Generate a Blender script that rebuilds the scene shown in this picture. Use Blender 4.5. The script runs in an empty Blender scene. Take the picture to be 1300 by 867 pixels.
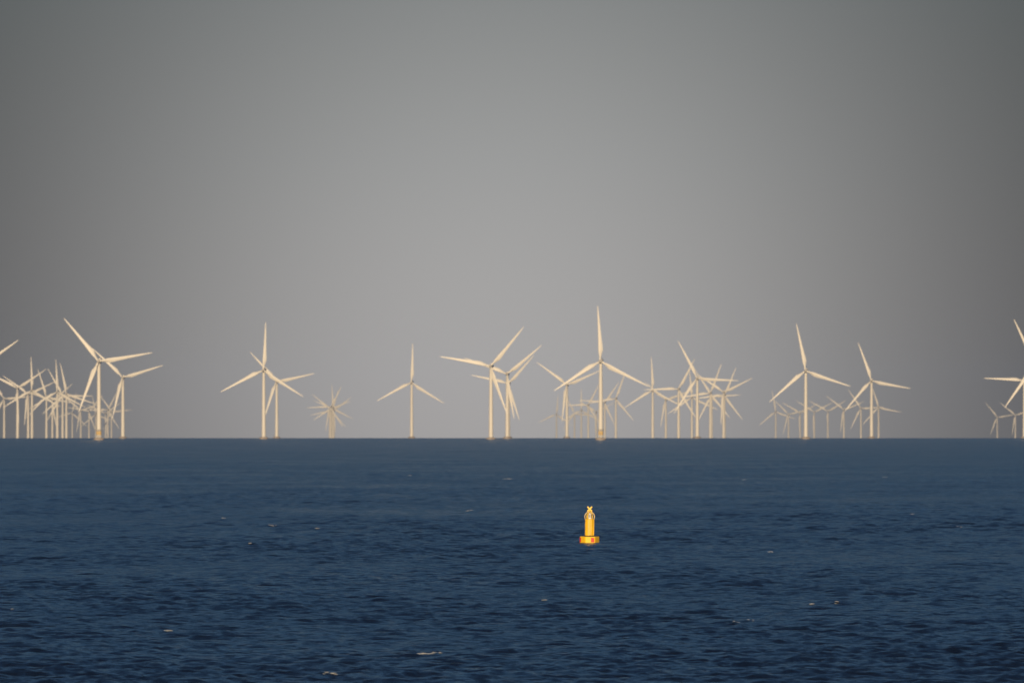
import bpy, bmesh, math, random
import numpy as np
from mathutils import Vector, Matrix

# ------------------------------------------------------------------ camera, sky, sun, exposure
F = 14444.0            # focal length in photograph pixels (400 mm on a 36 mm sensor, 1300 px wide)
H_EYE = 17.5           # eye height above the sea
R_E = 7.43e6           # earth radius with normal refraction: the sea really curves away
HZ = 556.0             # row of the horizon in the photograph
K_HAZE = 3.3e-5        # extinction of the air per metre
S_HAZE = (1.3, 1.5, 1.7)   # its glow in this light, in the units of the sky below
DIP = math.sqrt(2 * H_EYE / R_E)

scn = bpy.context.scene
cam_d = bpy.data.cameras.new("camera"); cam = bpy.data.objects.new("camera", cam_d)
scn.collection.objects.link(cam); scn.camera = cam
cam_d.sensor_width = 36.0; cam_d.lens = 36.0 * F / 1300.0
cam_d.clip_start = 1.0; cam_d.clip_end = 120000.0
cam_d.dof.use_dof = True; cam_d.dof.focus_distance = 1180.0; cam_d.dof.aperture_fstop = 2.0
cam.location = (0, 0, H_EYE)
PITCH = (HZ - 433.5) / F - DIP
cam.rotation_euler = (math.pi / 2 + PITCH, 0, 0)

SUN_EL, SUN_AZ = math.radians(13), math.radians(186)     # azimuth clockwise from +Y: behind the camera, to the left
sun_d = bpy.data.lights.new("sun", 'SUN'); sun = bpy.data.objects.new("sun", sun_d)
scn.collection.objects.link(sun)
sun_d.energy = 4.8; sun_d.angle = math.radians(0.5); sun_d.color = (1.0, 0.75, 0.46)
to_sun = Vector((math.sin(SUN_AZ) * math.cos(SUN_EL), math.cos(SUN_AZ) * math.cos(SUN_EL), math.sin(SUN_EL)))
sun.rotation_euler = to_sun.to_track_quat('Z', 'Y').to_euler()

world = bpy.data.worlds.new("World"); scn.world = world; world.use_nodes = True
nt = world.node_tree; nt.nodes.clear()
def N(t, **kw):
    n = nt.nodes.new(t)
    for k, v in kw.items(): setattr(n, k, v)
    return n
def math_node(tree, op, a, b=None, c=None, clamp=False):
    n = tree.nodes.new('ShaderNodeMath'); n.operation = op; n.use_clamp = clamp
    for i, v in enumerate((a, b, c)):
        if v is None: continue
        if isinstance(v, (int, float)): n.inputs[i].default_value = v
        else: tree.links.new(v, n.inputs[i])
    return n.outputs[0]
M_ = lambda op, a, b=None, c=None, clamp=False: math_node(nt, op, a, b, c, clamp)
sky = N('ShaderNodeTexSky', sky_type='NISHITA'); sky.sun_disc = False
sky.sun_elevation = SUN_EL; sky.sun_rotation = SUN_AZ
sky.air_density = 0.9; sky.dust_density = 0.3; sky.ozone_density = 4.6
tc = N('ShaderNodeTexCoord'); sep = N('ShaderNodeSeparateXYZ'); nt.links.new(tc.outputs['Generated'], sep.inputs[0])
x, y, z = sep.outputs
az = M_('ARCTAN2', x, y)
# the haze bank over the sea: grey, lens vignetting put into its brightness as a bright centre, thinning with height into the blue sky
zc = M_('MAXIMUM', z, -0.002)
bank = M_('EXPONENT', M_('MULTIPLY', M_('POWER', M_('DIVIDE', M_('MAXIMUM', zc, 0.0), 0.105), 2.0), -1.0))
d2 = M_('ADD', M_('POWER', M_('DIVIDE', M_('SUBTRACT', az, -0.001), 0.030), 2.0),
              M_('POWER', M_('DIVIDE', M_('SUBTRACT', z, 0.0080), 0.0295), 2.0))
vignette = M_('EXPONENT', M_('MULTIPLY', d2, -0.5))
val = M_('MULTIPLY_ADD', vignette, 6.7, 0.7)
tint = N('ShaderNodeMix', data_type='RGBA'); tint.inputs['A'].default_value = (1.035, 0.985, 0.945, 1); tint.inputs['B'].default_value = (1.0, 0.995, 0.982, 1)
nt.links.new(M_('MULTIPLY', z, 45.0, None, True), tint.inputs['Factor'])
tint2 = N('ShaderNodeMix', data_type='RGBA'); tint2.inputs['B'].default_value = (0.27, 0.42, 0.84, 1)
nt.links.new(tint.outputs['Result'], tint2.inputs['A']); nt.links.new(M_('MULTIPLY', M_('SUBTRACT', z, 0.045), 14.0, None, True), tint2.inputs['Factor'])
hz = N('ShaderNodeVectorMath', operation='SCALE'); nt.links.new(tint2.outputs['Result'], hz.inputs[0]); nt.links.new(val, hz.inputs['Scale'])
# the low sky is seen through the longest path of haze and glows more there: undo the dimming of the haze layer
L_air = M_('MINIMUM', M_('DIVIDE', 132.5, M_('MAXIMUM', z, 1e-4)), 36200.0)
T_air = M_('EXPONENT', M_('MULTIPLY', L_air, -K_HAZE))
S_air = N('ShaderNodeVectorMath', operation='SCALE'); S_air.inputs[0].default_value = S_HAZE; nt.links.new(M_('SUBTRACT', 1.0, T_air), S_air.inputs['Scale'])
sub = N('ShaderNodeVectorMath', operation='SUBTRACT'); nt.links.new(hz.outputs[0], sub.inputs[0]); nt.links.new(S_air.outputs[0], sub.inputs[1])
flo = N('ShaderNodeVectorMath', operation='MAXIMUM'); nt.links.new(sub.outputs[0], flo.inputs[0]); flo.inputs[1].default_value = (0.1, 0.1, 0.1)
hz = N('ShaderNodeVectorMath', operation='SCALE'); nt.links.new(flo.outputs[0], hz.inputs[0]); nt.links.new(M_('DIVIDE', 1.0, T_air), hz.inputs['Scale'])
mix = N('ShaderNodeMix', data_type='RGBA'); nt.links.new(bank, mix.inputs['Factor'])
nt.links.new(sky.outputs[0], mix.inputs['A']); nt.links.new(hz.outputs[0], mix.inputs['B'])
bg = N('ShaderNodeBackground'); bg.inputs['Strength'].default_value = 0.05
nt.links.new(mix.outputs['Result'], bg.inputs['Color'])
out = N('ShaderNodeOutputWorld'); nt.links.new(bg.outputs[0], out.inputs[0])

vs = scn.view_settings; vs.view_transform = 'Standard'; vs.look = 'None'; vs.gamma = 1.0; vs.exposure = 0.0; vs.use_curve_mapping = False
scn.cycles.volume_bounces = 0; scn.cycles.max_bounces = 4; scn.cycles.use_denoising = True
scn.cycles.volume_step_rate = 1.0

# ------------------------------------------------------------------ helpers
COL = scn.collection
def link(name, me, mat=None, parent=None):
    o = bpy.data.objects.new(name, me); COL.objects.link(o)
    if mat is not None and me is not None and not me.materials: me.materials.append(mat)
    if parent is not None: o.parent = parent
    return o
def empty(name, loc, rz=0.0):
    o = bpy.data.objects.new(name, None); COL.objects.link(o); o.location = loc; o.rotation_euler = (0, 0, rz)
    o.empty_display_size = 2.0
    return o
def tag(o, label=None, cat=None, group=None, kind=None):
    if label: o['label'] = label
    if cat: o['category'] = cat
    if group: o['group'] = group
    if kind: o['kind'] = kind
def finish(bm, name, smooth=True, angle=None):
    bmesh.ops.recalc_face_normals(bm, faces=bm.faces)
    me = bpy.data.meshes.new(name); bm.to_mesh(me); bm.free()
    for p in me.polygons: p.use_smooth = smooth
    if smooth and angle is not None:
        me.set_sharp_from_angle(angle=math.radians(angle))
    return me
def lathe(bm, prof, seg=32, cap=True, cx=0.0, cy=0.0):
    rings = []
    for (r, zz) in prof:
        if r < 1e-6: rings.append([bm.verts.new((cx, cy, zz))]); continue
        rings.append([bm.verts.new((cx + r * math.cos(2 * math.pi * i / seg), cy + r * math.sin(2 * math.pi * i / seg), zz)) for i in range(seg)])
    for a, b in zip(rings, rings[1:]):
        for i in range(seg):
            j = (i + 1) % seg
            if len(a) == 1 and len(b) == 1: continue
            if len(a) == 1: bm.faces.new((a[0], b[i], b[j]))
            elif len(b) == 1: bm.faces.new((a[i], a[j], b[0]))
            else: bm.faces.new((a[i], a[j], b[j], b[i]))
    if cap:
        if len(rings[0]) > 1: bm.faces.new(list(reversed(rings[0])))
        if len(rings[-1]) > 1: bm.faces.new(rings[-1])
def box(bm, c, s, rot=None, bevel=0.0):
    m = Matrix.Translation(c) @ (rot.to_4x4() if rot is not None else Matrix.Identity(4)) @ Matrix.Diagonal((*s, 1))
    r = bmesh.ops.create_cube(bm, size=1.0, matrix=m)
    if bevel > 0:
        es = {e for v in r['verts'] for e in v.link_edges}
        bmesh.ops.bevel(bm, geom=list(es), offset=bevel, segments=2, affect='EDGES', profile=0.6)
def tube(bm, pts, r, seg=10):
    pts = [Vector(p) for p in pts]; rings = []
    for i, p in enumerate(pts):
        t = (pts[min(i + 1, len(pts) - 1)] - pts[max(i - 1, 0)]).normalized()
        a = t.cross(Vector((0, 0, 1))) if abs(t.z) < 0.95 else t.cross(Vector((0, 1, 0)))
        a.normalize(); b = t.cross(a)
        rings.append([bm.verts.new(p + a * r * math.cos(2 * math.pi * k / seg) + b * r * math.sin(2 * math.pi * k / seg)) for k in range(seg)])
    for q, s in zip(rings, rings[1:]):
        for k in range(seg): bm.faces.new((q[k], q[(k + 1) % seg], s[(k + 1) % seg], s[k]))
    bm.faces.new(rings[0]); bm.faces.new(list(reversed(rings[-1])))

def paint(name, col, rough=0.5, dirt=0.12, scale=0.6, dirt_col=None, metallic=0.0, streak=1.0, spec=0.5):
    m = bpy.data.materials.new(name); m.use_nodes = True; t = m.node_tree; b = t.nodes['Principled BSDF']
    tcn = t.nodes.new('ShaderNodeTexCoord'); mp = t.nodes.new('ShaderNodeMapping'); mp.inputs['Scale'].default_value = (1, 1, streak)
    t.links.new(tcn.outputs['Object'], mp.inputs[0])
    n = t.nodes.new('ShaderNodeTexNoise'); n.inputs['Scale'].default_value = scale; n.inputs['Detail'].default_value = 6
    t.links.new(mp.outputs[0], n.inputs['Vector'])
    r = t.nodes.new('ShaderNodeMapRange'); r.inputs['From Min'].default_value = 0.42; r.inputs['From Max'].default_value = 0.75
    r.inputs['To Max'].default_value = dirt; t.links.new(n.outputs['Fac'], r.inputs['Value'])
    mx = t.nodes.new('ShaderNodeMix'); mx.data_type = 'RGBA'; mx.inputs['A'].default_value = (*col, 1)
    mx.inputs['B'].default_value = (*(dirt_col or tuple(c * 0.45 for c in col)), 1)
    t.links.new(r.outputs[0], mx.inputs['Factor']); t.links.new(mx.outputs['Result'], b.inputs['Base Color'])
    b.inputs['Roughness'].default_value = rough; b.inputs['Metallic'].default_value = metallic
    b.inputs['Specular IOR Level'].default_value = spec
    return m

MAT_TOWER = paint("turbine_white_paint", (0.78, 0.76, 0.70), 0.55, 0.10, 0.25, streak=0.2)
MAT_BLADE = paint("blade_white_gelcoat", (0.80, 0.78, 0.72), 0.45, 0.08, 0.4)
MAT_HUB = paint("hub_grey_paint", (0.60, 0.58, 0.54), 0.5, 0.15, 0.6)
MAT_TRANS = paint("transition_yellow_paint", (0.82, 0.58, 0.20), 0.5, 0.25, 0.5, (0.35, 0.2, 0.06))
MAT_CONC = paint("foundation_concrete", (0.46, 0.40, 0.34), 0.8, 0.6, 0.5, (0.20, 0.16, 0.13))
MAT_STEEL = paint("galvanised_steel", (0.35, 0.34, 0.33), 0.5, 0.3, 2.0, metallic=0.3)
MAT_BUOY = paint("buoy_yellow_paint", (0.93, 0.58, 0.01), 0.45, 0.30, 2.2, (0.50, 0.27, 0.02), streak=0.4)
MAT_BUOY_TOP = paint("buoy_topmark_yellow", (0.88, 0.60, 0.05), 0.45, 0.2, 3.0)
MAT_RED = paint("red_panel_paint", (0.62, 0.03, 0.015), 0.45, 0.2, 3.0)
MAT_DARK = paint("dark_rubber", (0.04, 0.035, 0.03), 0.8, 0.3, 3.0)
MAT_PALE = paint("pale_yellow_tube", (0.80, 0.62, 0.28), 0.4, 0.2, 3.0)
MAT_LENS = paint("lantern_white_lens", (0.75, 0.74, 0.72), 0.2, 0.1, 4.0)
MAT_LAMP = paint("lantern_grey_core", (0.12, 0.12, 0.13), 0.4, 0.1, 4.0)

# ------------------------------------------------------------------ the sea: one curved sheet past the horizon
rng = np.random.default_rng(11)
NW = 110
lam = np.exp(np.linspace(math.log(0.9), math.log(12.0), NW)) * rng.uniform(0.97, 1.03, NW)
wdir = math.radians(90) + math.radians(8) + rng.normal(0, math.radians(40), NW)     # crests mostly across the view
KX, KY = 2 * math.pi / lam * np.cos(wdir), 2 * math.pi / lam * np.sin(wdir)
PH = rng.uniform(0, 2 * math.pi, NW)
STEEP = 0.030 * np.where(lam > 3, (3 / lam) ** 0.8, 1.0)
AMP = STEEP * lam / (2 * math.pi)
lam_r = lam / np.maximum(np.abs(np.sin(wdir)), 0.15)
lam_t = lam / np.maximum(np.abs(np.cos(wdir)), 0.05)

def build_sea():
    near = np.exp(np.linspace(math.log(2.0), math.log(600), 60, endpoint=False))
    mid = [600.0]
    while mid[-1] < 10000: mid.append(mid[-1] * (1 + 0.0006 * (mid[-1] / 600.0) ** 0.12))
    mid = np.array(mid)
    far = np.exp(np.linspace(math.log(mid[-1]) + 0.002, math.log(36000), 500))
    r = np.concatenate([near, mid, far]); nr = len(r)
    dr = np.gradient(r)
    half = math.radians(5.0)
    fine = np.linspace(-half, half, 900)
    coarse = np.linspace(half, 2 * math.pi - half, 92)[1:-1]
    th = np.concatenate([fine, coarse]); nc = len(th); nf = len(fine)
    dth = fine[1] - fine[0]
    edge = np.clip((half - np.abs(fine)) / math.radians(0.4), 0, 1).astype(np.float32)
    X = (r[:, None] * np.sin(th)[None, :]); Y = (r[:, None] * np.cos(th)[None, :])
    Z = np.repeat(-(r ** 2 / (2 * R_E))[:, None], nc, axis=1)
    Zw = np.zeros((nr, nf), np.float32); DX = np.zeros((nr, nf), np.float32); DY = np.zeros((nr, nf), np.float32)
    group_w = None
    for i in range(NW):
        sp = np.maximum(dr * 2.2 / lam_r[i], r * dth * 3.0 / lam_t[i])
        w = np.clip((1.25 - sp) / 0.5, 0, 1)
        w[r < 560] = 0
        rows = np.nonzero(w > 0)[0]
        if not len(rows): continue
        a, b = rows[0], rows[-1] + 1
        xx = X[a:b, :nf]; yy = Y[a:b, :nf]
        ph = np.mod(KX[i] * xx + KY[i] * yy + PH[i], 2 * math.pi).astype(np.float32)
        ww = (w[a:b, None] * edge[None, :]).astype(np.float32) * AMP[i]
        Zw[a:b] += ww * np.cos(ph)
        s = np.sin(ph) * ww * 0.9
        k = math.hypot(KX[i], KY[i])
        DX[a:b] -= s * (KX[i] / k); DY[a:b] -= s * (KY[i] / k)
    # gusts: patches of livelier and calmer water
    xs, ys = X[:, :nf], Y[:, :nf]
    g = 1.0 + 0.33 * np.sin(xs / 19 + 1.3 * np.sin(ys / 83)) * np.sin(ys / 61 + 0.8 * np.sin(xs / 31)) + 0.15 * np.sin(xs / 47 - ys / 140 + 1.0)
    Zw *= g.astype(np.float32)
    X[:, :nf] += DX; Y[:, :nf] += DY; Z[:, :nf] += Zw
    co = np.stack([X, Y, Z], -1).reshape(-1, 3)
    idx = np.arange(nr * nc, dtype=np.int32).reshape(nr, nc)
    nx = np.roll(idx, -1, axis=1)
    quads = np.stack([idx[:-1], idx[1:], nx[1:], nx[:-1]], -1).reshape(-1, 4)
    # th grows clockwise seen from above; this order keeps normals up
    c_idx = nr * nc
    co = np.vstack([co, [[0, 0, 0]]]).astype(np.float32)
    tris = np.stack([np.full(nc, c_idx, np.int32), idx[0], nx[0]], -1)
    me = bpy.data.meshes.new("sea")
    nq, ntr = len(quads), len(tris)
    me.vertices.add(len(co)); me.vertices.foreach_set('co', co.ravel())
    me.loops.add(nq * 4 + ntr * 3)
    q = quads[:, ::-1]; t3 = tris[:, ::-1]
    # verify orientation on one quad
    p = co[q[len(q) // 2]]; n = np.cross(p[1] - p[0], p[2] - p[1])
    if n[2] < 0: q = q[:, ::-1]
    p = co[t3[3]]; n = np.cross(p[1] - p[0], p[2] - p[1])
    if n[2] < 0: t3 = t3[:, ::-1]
    me.loops.foreach_set('vertex_index', np.concatenate([q.ravel(), t3.ravel()]).astype(np.int32))
    me.polygons.add(nq + ntr)
    me.polygons.foreach_set('loop_start', np.concatenate([np.arange(nq) * 4, nq * 4 + np.arange(ntr) * 3]).astype(np.int32))
    me.polygons.foreach_set('use_smooth', np.ones(nq + ntr, bool))
    me.update(calc_edges=True)
    return me

def sea_z(px, py):
    r = math.hypot(px, py)
    dr = r * 0.00065; s = 0.0
    for i in range(NW):
        sp = max(dr * 2.2 / lam_r[i], r * 0.000194 * 3.0 / lam_t[i]); w = min(max((1.25 - sp) / 0.5, 0), 1)
        s += w * AMP[i] * math.cos(KX[i] * px + KY[i] * py + PH[i])
    g = 1.0 + 0.33 * math.sin(px / 19 + 1.3 * math.sin(py / 83)) * math.sin(py / 61 + 0.8 * math.sin(px / 31)) + 0.15 * math.sin(px / 47 - py / 140 + 1.0)
    return s * g - r * r / (2 * R_E)

def sea_material():
    m = bpy.data.materials.new("sea_water"); m.use_nodes = True; t = m.node_tree; b = t.nodes['Principled BSDF']
    b.inputs['Base Color'].default_value = (0.004, 0.008, 0.022, 1)
    b.inputs['Roughness'].default_value = 0.16; b.inputs['IOR'].default_value = 1.333
    tcn = t.nodes.new('ShaderNodeTexCoord')
    # gust patches and slicks: the fine ripple roughness changes over tens of metres
    mpg = t.nodes.new('ShaderNodeMapping'); mpg.inputs['Scale'].default_value = (0.022, 0.007, 0.02); t.links.new(tcn.outputs['Object'], mpg.inputs[0])
    ng = t.nodes.new('ShaderNodeTexNoise'); ng.inputs['Scale'].default_value = 1.0; ng.inputs['Detail'].default_value = 4.0; t.links.new(mpg.outputs[0], ng.inputs['Vector'])
    rg = t.nodes.new('ShaderNodeMapRange'); rg.inputs['From Min'].default_value = 0.3; rg.inputs['From Max'].default_value = 0.7
    rg.inputs['To Min'].default_value = 0.14; rg.inputs['To Max'].default_value = 0.20
    t.links.new(ng.outputs['Fac'], rg.inputs['Value']); t.links.new(rg.outputs[0], b.inputs['Roughness'])
    prev = None
    for sc, dist, st, strength in ((1.0, 0.08, 0.5, 1.0), (3.2, 0.025, 0.6, 1.0)):
        mp = t.nodes.new('ShaderNodeMapping'); mp.inputs['Scale'].default_value = (sc * st, sc, sc)
        mp.inputs['Rotation'].default_value = (0, 0, math.radians(-8))
        t.links.new(tcn.outputs['Object'], mp.inputs[0])
        n = t.nodes.new('ShaderNodeTexNoise'); n.inputs['Scale'].default_value = 1.0; n.inputs['Detail'].default_value = 3.0
        n.inputs['Roughness'].default_value = 0.55
        t.links.new(mp.outputs[0], n.inputs['Vector'])
        bp = t.nodes.new('ShaderNodeBump'); bp.inputs['Distance'].default_value = dist * 6; bp.inputs['Strength'].default_value = strength
        t.links.new(n.outputs['Fac'], bp.inputs['Height'])
        if prev is not None: t.links.new(prev.outputs[0], bp.inputs['Normal'])
        prev = bp
    t.links.new(prev.outputs[0], b.inputs['Normal'])
    return m

sea = link('sea', build_sea(), sea_material()); tag(sea, 'dark blue sea with small wind waves reaching the horizon', kind='structure')

# ------------------------------------------------------------------ the air
bm = bmesh.new(); box(bm, (0, 0, 30.0), (72400, 72400, 240.0))
mh = bpy.data.materials.new("haze_air"); mh.use_nodes = True; t = mh.node_tree; t.nodes.clear()
pv = t.nodes.new('ShaderNodeVolumePrincipled'); pv.inputs['Color'].default_value = (0.17, 0.27, 0.47, 1); pv.inputs['Density'].default_value = K_HAZE  # dark blue, absorbing tint keeps the far sea from turning too bright
pv.inputs['Anisotropy'].default_value = 0.0
mo = t.nodes.new('ShaderNodeOutputMaterial'); t.links.new(pv.outputs[0], mo.inputs['Volume'])
haze = link('haze', finish(bm, 'haze', smooth=False), mh); tag(haze, 'thin dim bluish haze lying over the sea', kind='stuff')

# ------------------------------------------------------------------ wind turbines
HUB, BL = 76.0, 53.5
def tower_mesh():
    bm = bmesh.new(); lathe(bm, [(2.3, -2.0), (2.3, 9.0), (2.25, 9.3), (2.05, 30), (1.8, 52), (1.5, 73.6), (1.5, 74.2)], 36)
    for zz in (30.0, 52.0): lathe(bm, [(2.1 if zz < 40 else 1.85, zz - .12), (2.1 if zz < 40 else 1.85, zz + .12)], 36)
    return finish(bm, 'tower', angle=40)
def blade_mesh():
    bm = bmesh.new(); st = []
    prof = [(0.8, 1.0, 1.0, 0), (2.6, 1.0, 1.0, .0), (5.0, 2.1, .62, 14), (8.0, 3.4, .34, 12), (11.0, 4.4, .25, 10), (14.5, 4.15, .22, 8), (20, 3.4, .20, 6),
            (27, 2.75, .18, 4), (34, 2.2, .17, 3), (41, 1.7, .16, 2), (47, 1.15, .15, 1), (51, .8, .15, 0), (53, .42, .15, 0), (53.5, .12, .2, 0)]
    rings = []; K = 20
    for (zz, c, tr, tw) in prof:
        if zz < 3: c = 2.0; lead = 0.5
        else: lead = 0.30 if zz > 8 else 0.38
        ring = []; a = math.radians(tw)
        for k in range(K):
            u = 2 * math.pi * k / K
            xx = 0.5 - 0.5 * math.cos(u)                       # 0 leading .. 1 trailing
            th_ = math.sin(u) * 0.5 * tr * (1.0 if zz < 3 else (1.45 * (1 - xx) ** .55 + .02))
            px_, py_ = (xx - lead) * c, th_ * c
            bend = -0.0006 * zz * zz
            ring.append(bm.verts.new((px_ * math.cos(a) - py_ * math.sin(a), px_ * math.sin(a) + py_ * math.cos(a) + bend, zz)))
        rings.append(ring)
    for q, s in zip(rings, rings[1:]):
        for k in range(K): bm.faces.new((q[k], q[(k + 1) % K], s[(k + 1) % K], s[k]))
    bm.faces.new(rings[0]); bm.faces.new(list(reversed(rings[-1])))
    return finish(bm, 'blade', angle=60)
def nacelle_mesh():
    bm = bmesh.new(); box(bm, (0, 3.6, 0.15), (3.5, 11.5, 3.7), bevel=0.75)
    box(bm, (0, 7.2, 2.25), (2.4, 2.2, 0.9), bevel=0.2)         # cooler on the roof
    return finish(bm, 'nacelle', angle=35)
def hub_mesh():
    bm = bmesh.new(); lathe(bm, [(1.65, -1.2), (1.75, 0.0), (1.55, 1.2), (1.05, 2.1), (0.5, 2.6), (0, 2.75)], 28)
    bmesh.ops.transform(bm, matrix=Matrix.Rotation(math.radians(90), 4, 'X'), verts=bm.verts)   # nose to -Y
    return finish(bm, 'hub', angle=50)
def mast_mesh():
    bm = bmesh.new(); tube(bm, [(0, 0, 0), (0, 0, 2.2)], 0.06, 6); tube(bm, [(-.45, 0, 2.0), (.45, 0, 2.0)], 0.05, 6)
    lathe(bm, [(0.12, 2.2), (0.14, 2.35), (0.05, 2.45)], 8, cx=0); return finish(bm, 'wind_sensor')
def foundation_mesh():
    bm = bmesh.new(); lathe(bm, [(3.4, -3.0), (5.0, 0.0), (5.1, 1.1), (4.7, 1.5), (2.9, 2.1), (2.4, 2.3)], 40, cap=True)
    return finish(bm, 'foundation', angle=35)
def trans_mesh():
    bm = bmesh.new(); lathe(bm, [(2.38, 4.8), (2.42, 4.9), (2.42, 8.2), (2.38, 8.3)], 36); return finish(bm, 'transition_piece', angle=40)
def platform_mesh():
    bm = bmesh.new(); lathe(bm, [(2.2, 9.0), (3.6, 9.05), (3.6, 9.25), (2.2, 9.3)], 32, cap=False)
    for k in range(16):
        a = 2 * math.pi * k / 16; c, s = 3.5 * math.cos(a), 3.5 * math.sin(a); tube(bm, [(c, s, 9.2), (c, s, 10.35)], 0.04, 6)
    ring = [(3.5 * math.cos(2 * math.pi * k / 32), 3.5 * math.sin(2 * math.pi * k / 32)) for k in range(33)]
    for zz in (9.8, 10.35): tube(bm, [(a, b, zz) for a, b in ring], 0.045, 6)
    return finish(bm, 'platform')
def ladder_mesh():
    bm = bmesh.new()
    for sx in (-.35, .35): tube(bm, [(sx, -2.75, 0.5), (sx, -2.75, 10.2)], 0.07, 6)
    for k in range(26): tube(bm, [(-.35, -2.75, 1.0 + k * .35), (.35, -2.75, 1.0 + k * .35)], 0.03, 5)
    for sx in (-.9, .9): tube(bm, [(sx, -2.6, -1.0), (sx, -2.95, 0), (sx, -2.95, 4.5), (sx, -2.3, 5.0)], 0.16, 8)
    return finish(bm, 'boat_landing')
ME = dict(tower=tower_mesh(), blade=blade_mesh(), nacelle=nacelle_mesh(), hub=hub_mesh(), wind_sensor=mast_mesh(),
          foundation=foundation_mesh(), transition_piece=trans_mesh(), platform=platform_mesh(), boat_landing=ladder_mesh())
MT = dict(tower=MAT_TOWER, blade=MAT_BLADE, nacelle=MAT_TOWER, hub=MAT_HUB, wind_sensor=MAT_STEEL, foundation=MAT_CONC,
          transition_piece=MAT_TRANS, platform=MAT_STEEL, boat_landing=MAT_STEEL)

def dist_for(hub_y):
    e = (HZ - hub_y) / F; lo, hi = 7000.0, 60000.0
    for _ in range(60):
        D = (lo + hi) / 2
        v = (HUB - H_EYE) / D - D / (2 * R_E) + DIP
        if v > e: lo = D
        else: hi = D
    return D

A_ = 'cream wind turbine '
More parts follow.
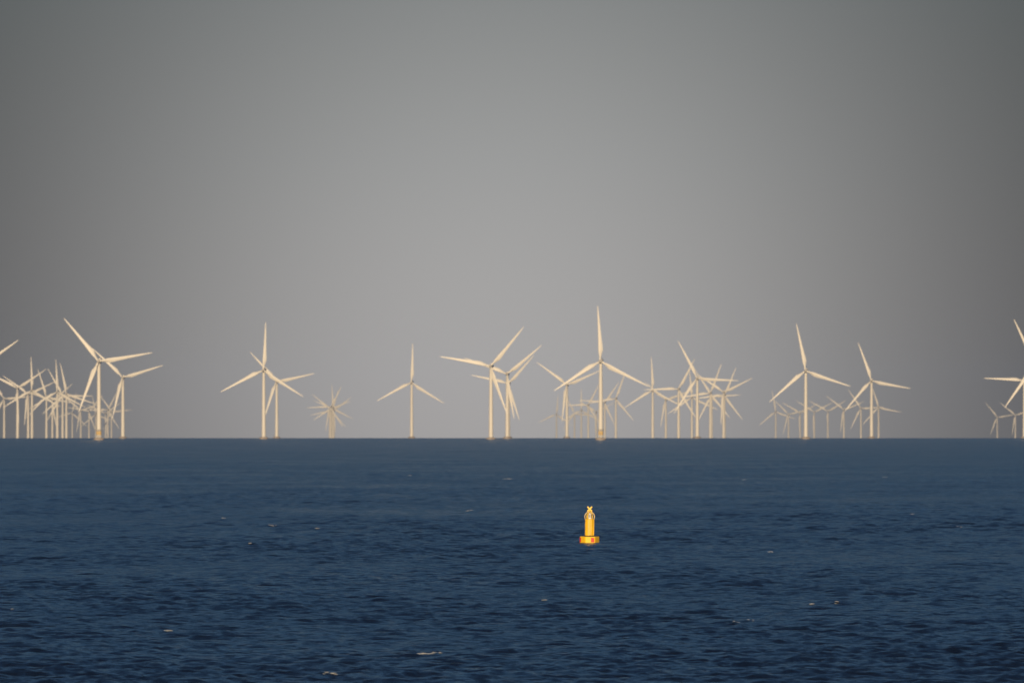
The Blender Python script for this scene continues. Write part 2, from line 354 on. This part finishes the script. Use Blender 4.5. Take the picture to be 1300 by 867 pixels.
# photograph column of the hub, row of the hub, angle of one blade (degrees, anticlockwise from the right), yaw, label
TURB = [
 (-28, 467, 34, 8, A_ + 'cut by the left edge of the photo, one raised blade tip showing'),
 (5.3, 506, 5, 10, 'small pale wind turbine, the one whose tower stands closest to the left edge'),
 (22.3, 492.6, 33, 9, A_ + 'second tower from the left edge, one blade reaching right and up'),
 (35.8, 500.2, 24, 12, 'small cream wind turbine just left of the upright-bladed one, a blade hanging down its tower'),
 (40.6, 495.5, 91, 10, A_ + 'of the far left cluster with one blade straight up and two drooping'),
 (59, 503.6, 107, 11, 'small cream wind turbine in the left cluster, upper blade leaning left, tower between two gaps'),
 (66.5, 509, 40, 10, 'faint thin wind turbine in the left cluster, between two brighter towers'),
 (72.7, 497.4, 92, 9, 'small cream wind turbine amid the left cluster with one blade pointing straight up'),
 (79.5, 501.8, 119, 11, 'small cream wind turbine in the left cluster with its upper blade slanting far left'),
 (84.3, 499.6, 101, 10, 'rightmost bright wind turbine of the left cluster, upper blade slightly left of vertical'),
 (91.8, 523.8, 78, 8, 'hazy distant wind turbine just right of the bright left cluster'),
 (102.5, 521, 20, 12, 'hazy distant wind turbine midway between the left cluster and the large turbine'),
 (113, 522, 50, 10, 'hazy distant wind turbine just left of the large turbine with a yellow foot'),
 (121.6, 526, 100, 9, 'hazy distant wind turbine half hidden behind the large left tower'),
 (125.6, 458.5, 129, 9, 'large cream wind turbine at left with a yellow band near its foot'),
 (134, 524.6, 35, 11, 'hazy wind turbine just right of the large left tower, first of three faint ones'),
 (137, 520.2, 62, 10, 'hazy wind turbine, middle of three faint ones between the two large left towers'),
 (141.5, 522.4, 5, 12, 'hazy wind turbine, closest of three faint ones to the right hand large left tower'),
 (156, 479, 16.5, 9, A_ + 'just right of the large left one with the yellow band, slightly smaller'),
 (334.8, 470, 87, 10, 'large cream wind turbine left of centre, one blade upright, taller of an overlapping pair'),
 (351.3, 484.3, 12, 9, A_ + 'smaller of the overlapping pair left of centre, one blade pointing right'),
 (418.6, 519, 20, 8, 'faint wind turbine, leftmost tower of the star shaped distant knot'),
 (420, 516.6, 62, 11, 'faint wind turbine, second tower from the left in the star shaped distant knot'),
 (421.3, 521.6, 72, 10, 'faint wind turbine, middle tower of the star shaped distant knot'),
 (422.6, 517.9, 92, 9, 'faint wind turbine, second tower from the right in the star shaped distant knot'),
 (424, 520.2, 35, 12, 'faint wind turbine, rightmost tower of the star shaped distant knot'),
 (522.6, 485.6, 88, 10, A_ + 'standing quite alone between the distant knot and the central pair'),
 (623.3, 464.7, 49.5, 10, 'large cream wind turbine at centre, left blade almost level, left of a close pair'),
 (644, 474.7, 39.5, 9, A_ + 'just right of the large central one, higher of two overlapping rotors'),
 (645.6, 486.8, 47.5, 11, A_ + 'right of the large central one, lower of two overlapping rotors'),
 (706.5, 525.8, 85, 9, 'faint far wind turbine, leftmost of the hazy row left of the tallest turbine'),
 (719.7, 488.5, 23, 10, A_ + 'in front of the hazy row left of the tallest, one blade hanging'),
 (729.3, 525, 115, 11, 'faint far wind turbine just right of the cream one before the hazy row'),
 (738, 520.7, 90, 10, 'faint far wind turbine with one blade upright in the hazy row left of the tallest'),
 (746.8, 514, 62, 8, 'hazy wind turbine in the row left of the tallest, its raised blade leaning right'),
 (757, 523, 28, 12, 'faint far wind turbine whose tower stands right beside the tallest one, on its left'),
 (762.6, 458.5, 92.7, 10, 'tallest cream wind turbine, above the yellow buoy, with a yellow band near its foot'),
 (767.8, 511, 55, 10, 'hazy wind turbine whose tower stands right beside the tallest one, on its right'),
 (781.8, 506, 70, 9, 'small cream wind turbine alone right of the tallest one, below its right blade'),
 (828.6, 495.4, 92, 10, A_ + 'with one blade straight up, touching the tallest one right blade tip'),
 (845.3, 507.4, 20, 11, 'small cream wind turbine left of the right hand cluster, a blade down its tower'),
 (861.5, 493.8, 61.5, 9, 'cream wind turbine left in the right hand cluster, one blade level to the left'),
 (878.4, 504.5, 95, 10, 'small hazy wind turbine just left of the tallest one of the right hand cluster'),
 (885.2, 480.2, 117, 10, 'tallest cream wind turbine of the right hand cluster, one blade level to the right'),
 (901.8, 499, 69, 9, 'cream wind turbine in the right hand cluster, raised blade leaning right, left of two alike'),
 (903.4, 502.6, 2, 11, 'cream wind turbine sharing a tower line in the right hand cluster, one blade level right'),
 (919.8, 501.6, 67, 10, 'cream wind turbine at the right end of its cluster with a raised blade leaning right'),
 (918.6, 497.8, 26, 9, 'cream wind turbine at the end of its cluster, low rising blade reaching farthest right'),
 (984.8, 522.5, 100, 10, 'faint far wind turbine, leftmost of the hazy row around the large right turbine'),
 (1001, 526, 15, 9, 'faint far wind turbine, second from left in the hazy row around the large right turbine'),
 (1015.8, 524.6, 29, 11, 'faint far wind turbine just left of the large right tower in the hazy row'),
 (1023, 470.6, 101, 10, 'large cream wind turbine at right with its upper blade leaning slightly left, left of two'),
 (1033.7, 523, 28, 8, 'faint far wind turbine just right of the large right tower in the hazy row'),
 (1051, 522, 31, 10, 'faint far wind turbine midway between the two large right towers'),
 (1071.3, 520, 22, 12, 'faint far wind turbine under the lower left blade of the second large right turbine'),
 (1092.9, 518.3, 124, 10, 'faint far wind turbine just left of the second large right tower'),
 (1106.4, 483.3, 109, 10, A_ + 'second large one at right, standing before the end of the hazy row'),
 (1115.3, 517, 108, 9, 'faint far wind turbine just right of the second large right tower, last of its row'),
 (1266, 529.5, 9, 10, 'very faint far wind turbine, left of the two near the right edge'),
 (1289, 527, 21, 11, 'very faint far wind turbine, right of the two near the right edge'),
 (1300.5, 483, 177, 9, A_ + 'at the right edge of the photo, one blade level to the left'),
 (1314, 465, 114, 9, 'large cream wind turbine cut off by the right edge, blades reaching in from outside'),
]
GROUP = 'wind turbines of the offshore wind farm'
done = set()
def part(name, parent, loc=(0, 0, 0), rot=(0, 0, 0)):
    me = ME[name]
    if not me.materials: me.materials.append(MT[name])
    o = bpy.data.objects.new(name, me); COL.objects.link(o); o.parent = parent; o.location = loc; o.rotation_euler = rot
    return o
for (hx, hy, ph, yaw, label) in TURB:
    D = dist_for(hy)
    rx = D * (hx - 650) / F
    t = empty('wind_turbine', (rx, D, -(rx * rx + D * D) / (2 * R_E)), math.radians(-yaw * 0.6))
    tag(t, label, 'wind turbine', GROUP)
    part('tower', t)
    nac = part('nacelle', t, (0, 0, HUB))
    hb = part('hub', t, (0, -4.2, HUB))
    for k in range(3): part('blade', hb, (0, 0, 0), (0, math.radians(90 - (ph + 120 * k)), 0))
    if D < 17000:
        part('foundation', t); part('wind_sensor', nac, (0, 8.2, 2.5))
    if hy < 460:
        part('transition_piece', t); part('boat_landing', t)
        part('platform', t)

# ------------------------------------------------------------------ the buoy
BD = 1549.0; BX = BD * (748.3 - 650) / F
bu = empty('buoy', (BX, BD, -(BX * BX + BD * BD) / (2 * R_E)), 0); tag(bu, 'yellow navigation buoy with a cross topmark and red panels floating on the dark sea', 'buoy')
bu.rotation_euler = (math.radians(0.6), math.radians(0.5), 0)
def chamfer_prism(bm, r, z0, z1, n, ch, rot):
    prof = [(r - ch, z0), (r, z0 + ch), (r, z1 - ch), (r - ch, z1)]
    ang = [rot + 2 * math.pi * k / n + s * 0.055 for k in range(n) for s in (-1, 1)]; m = len(ang)
    rings = [[bm.verts.new((q * math.cos(a), q * math.sin(a), zz)) for a in ang] for q, zz in prof]
    for a, b in zip(rings, rings[1:]):
        for k in range(m): bm.faces.new((a[k], a[(k + 1) % m], b[(k + 1) % m], b[k]))
    bm.faces.new(list(reversed(rings[0]))); bm.faces.new(rings[-1])
TURN = math.radians(4)
bm = bmesh.new(); chamfer_prism(bm, 1.31, -0.7, 0.93, 6, 0.07, TURN)
fl = link('float', finish(bm, 'float', smooth=False), MAT_BUOY, bu)
bm = bmesh.new(); chamfer_prism(bm, 1.322, -0.5, 0.10, 6, 0.02, TURN)
link('waterline_band', finish(bm, 'waterline_band', smooth=False), paint("weed_stain", (0.16, 0.12, 0.03), 0.6, 0.6, 3.0, (0.03, 0.04, 0.015)), fl)
# dark rubbing strake between the float's deck and the tower
bm = bmesh.new(); lathe(bm, [(0.80, 0.932), (0.84, 0.95), (0.84, 1.03), (0.62, 1.06)], 32); link('deck_ring', finish(bm, 'deck_ring', angle=40), MAT_DARK, bu)
for k in range(8):      # lifting lugs round the deck
    if k % 2: continue
    a = TURN + k * math.pi / 4
    bm = bmesh.new(); tube(bm, [(1.05 * math.cos(a) + .09 * math.sin(a) * s, 1.05 * math.sin(a) - .09 * math.cos(a) * s, .93 + zz) for s, zz in ((-1, -.02), (-1, .1), (0, .16), (1, .1), (1, -.02))], .022, 6)
    link('lifting_lug', finish(bm, 'lifting_lug'), MAT_DARK, bu)
# red reflective panels on the float sides, standing 12 mm proud
ap = 1.31 * math.cos(math.pi / 6 - 0.055)
for k, off, w in ((4, 0.34, .44), (3, -0.46, .30), (1, 0.3, .44), (0, -0.3, .44)):
    a = TURN + math.pi / 6 + k * math.pi / 3; rot = Matrix.Rotation(a, 3, 'Z'); bm = bmesh.new()
    box(bm, rot @ Vector((ap + 0.010, off, 0.47)), (0.03, w, 0.62), rot, bevel=0.008)
    link('red_panel', finish(bm, 'red_panel', smooth=False), MAT_RED, fl)
# tower of the buoy: eight-sided column with ribs
bm = bmesh.new(); prof = [(0.60, 1.0), (0.585, 2.0), (0.575, 3.2), (0.60, 3.22), (0.60, 3.30), (0.42, 3.33)]
n = 12; rings = [[bm.verts.new((q * math.cos(2 * math.pi * k / n + .1), q * math.sin(2 * math.pi * k / n + .1), zz)) for k in range(n)] for q, zz in prof]
for a, b in zip(rings, rings[1:]):
    for k in range(n): bm.faces.new((a[k], a[(k + 1) % n], b[(k + 1) % n], b[k]))
bm.faces.new(list(reversed(rings[0]))); bm.faces.new(rings[-1])
tw = link('column', finish(bm, 'column', smooth=False), MAT_BUOY, bu)
# ladder up the front
bm = bmesh.new()
for sx in (-.19, .19): tube(bm, [(sx, -.62, 1.0), (sx, -.67, 1.1), (sx, -.65, 3.25), (sx, -.58, 3.34)], .028, 6)
for k in range(8): tube(bm, [(-.19, -.665, 1.2 + k * .27), (.19, -.665, 1.2 + k * .27)], .024, 6)
link('ladder', finish(bm, 'ladder'), MAT_PALE, bu)
# four bumper bars round the column
for a_deg in (-155, -25, 35, 145):
    a = math.radians(a_deg); c, s = math.cos(a), math.sin(a); bm = bmesh.new()
    tube(bm, [(.60 * c, .60 * s, 1.05), (.64 * c, .64 * s, 1.2), (.64 * c, .64 * s, 3.2), (.60 * c, .60 * s, 3.3)], .035, 8)
    link('bumper_bar', finish(bm, 'bumper_bar'), MAT_BUOY_TOP, bu)
# hooped cage over the lantern
cage = None
for i, a_deg in enumerate((0, 60, 120)):
    a = math.radians(a_deg + 6); pts = []
    for k in range(17):
        u = math.pi * k / 16; rr = .66 * math.cos(u); zz = 3.62 + .66 * math.sin(u)
        pts.append((rr * math.cos(a), rr * math.sin(a), zz))
    pts = [(.60 * math.cos(a), .60 * math.sin(a), 3.26)] + pts + [(-.60 * math.cos(a), -.60 * math.sin(a), 3.26)]
    bm = bmesh.new(); tube(bm, pts, .06, 8)
    link('cage_hoop', finish(bm, 'cage_hoop'), MAT_PALE if i == 0 else MAT_BUOY_TOP, bu)
bm = bmesh.new(); lathe(bm, [(.30, 3.33), (.30, 3.45), (.22, 3.48), (.22, 3.95), (.26, 3.98), (.12, 4.14), (0, 4.16)], 24)
lan = link('lantern', finish(bm, 'lantern', angle=40), MAT_LENS, bu)
bm = bmesh.new(); box(bm, (0, -.215, 3.70), (.13, .04, .36), bevel=.01); link('lamp_window', finish(bm, 'lamp_window', smooth=False), MAT_LAMP, lan)
# cross topmark on its post
bm = bmesh.new(); tube(bm, [(0, 0, 4.26), (0, 0, 4.56)], .07, 10); link('topmark_post', finish(bm, 'topmark_post'), MAT_BUOY_TOP, bu)
bm = bmesh.new()
for s in (-1, 1):
    box(bm, (0, 0.004 * s, 4.66), (.88, .16, .19), Matrix.Rotation(s * math.radians(45), 3, 'Y'), bevel=.02)
link('cross_topmark', finish(bm, 'cross_topmark', smooth=False), MAT_BUOY_TOP, bu)

# ------------------------------------------------------------------ a few breaking crests
random.seed(5); bm = bmesh.new()
FOAM = [(645, 608, 14), (597, 648, 5), (594, 649, 3), (316, 692, 4), (346, 668, 10), (402, 672, 4), (692, 763, 7), (421, 856, 22), (545, 831, 30),
        (945, 609, 5), (1124, 606, 6), (1219, 671, 9), (1160, 654, 6), (932, 790, 8), (955, 790, 6), (13, 775, 4),
        (212, 803, 8), (980, 702, 6), (1030, 768, 5), (1062, 767, 4), (520, 604, 5), (284, 658, 5)]
for (fx, fy, wpx) in FOAM:
    tot = DIP + (fy - HZ) / F; D = 1500.0
    for _ in range(60): D = H_EYE / (tot - D / (2 * R_E))
    sc_ = F / D; W = wpx / sc_
    cx0 = D * (fx - 650) / F
    # slide to the nearest crest
    best = max((sea_z(cx0, D + q) , q) for q in np.arange(-6, 6, .25)); D += best[1]
    nb = max(5, int(W / .07))
    for i in range(nb):
        u = (i + .5) / nb - .5
        if random.random() < .15 + .45 * (0.5 + 0.5 * math.sin(i * 1.1 + fx)): continue
        px_, py_ = cx0 + u * W + random.uniform(-.1, .1), D + random.uniform(-.9, .6) + .3 * math.sin(i * .4)
        rr = random.uniform(.02, .10) * (1 - 1.2 * abs(u)) + .03
        bmesh.ops.create_icosphere(bm, subdivisions=1, radius=1.0, matrix=Matrix.Translation((px_, py_, sea_z(px_, py_) + .02)) @ Matrix.Diagonal((rr * 2.6, rr * 2.6, rr * .30, 1)))
mf = paint("sea_foam", (0.33, 0.35, 0.37), 0.9, 0.4, 3.0)
fo = link('sea_foam', finish(bm, 'sea_foam'), mf); tag(fo, 'scattered flecks of white foam on breaking wave crests', kind='stuff')
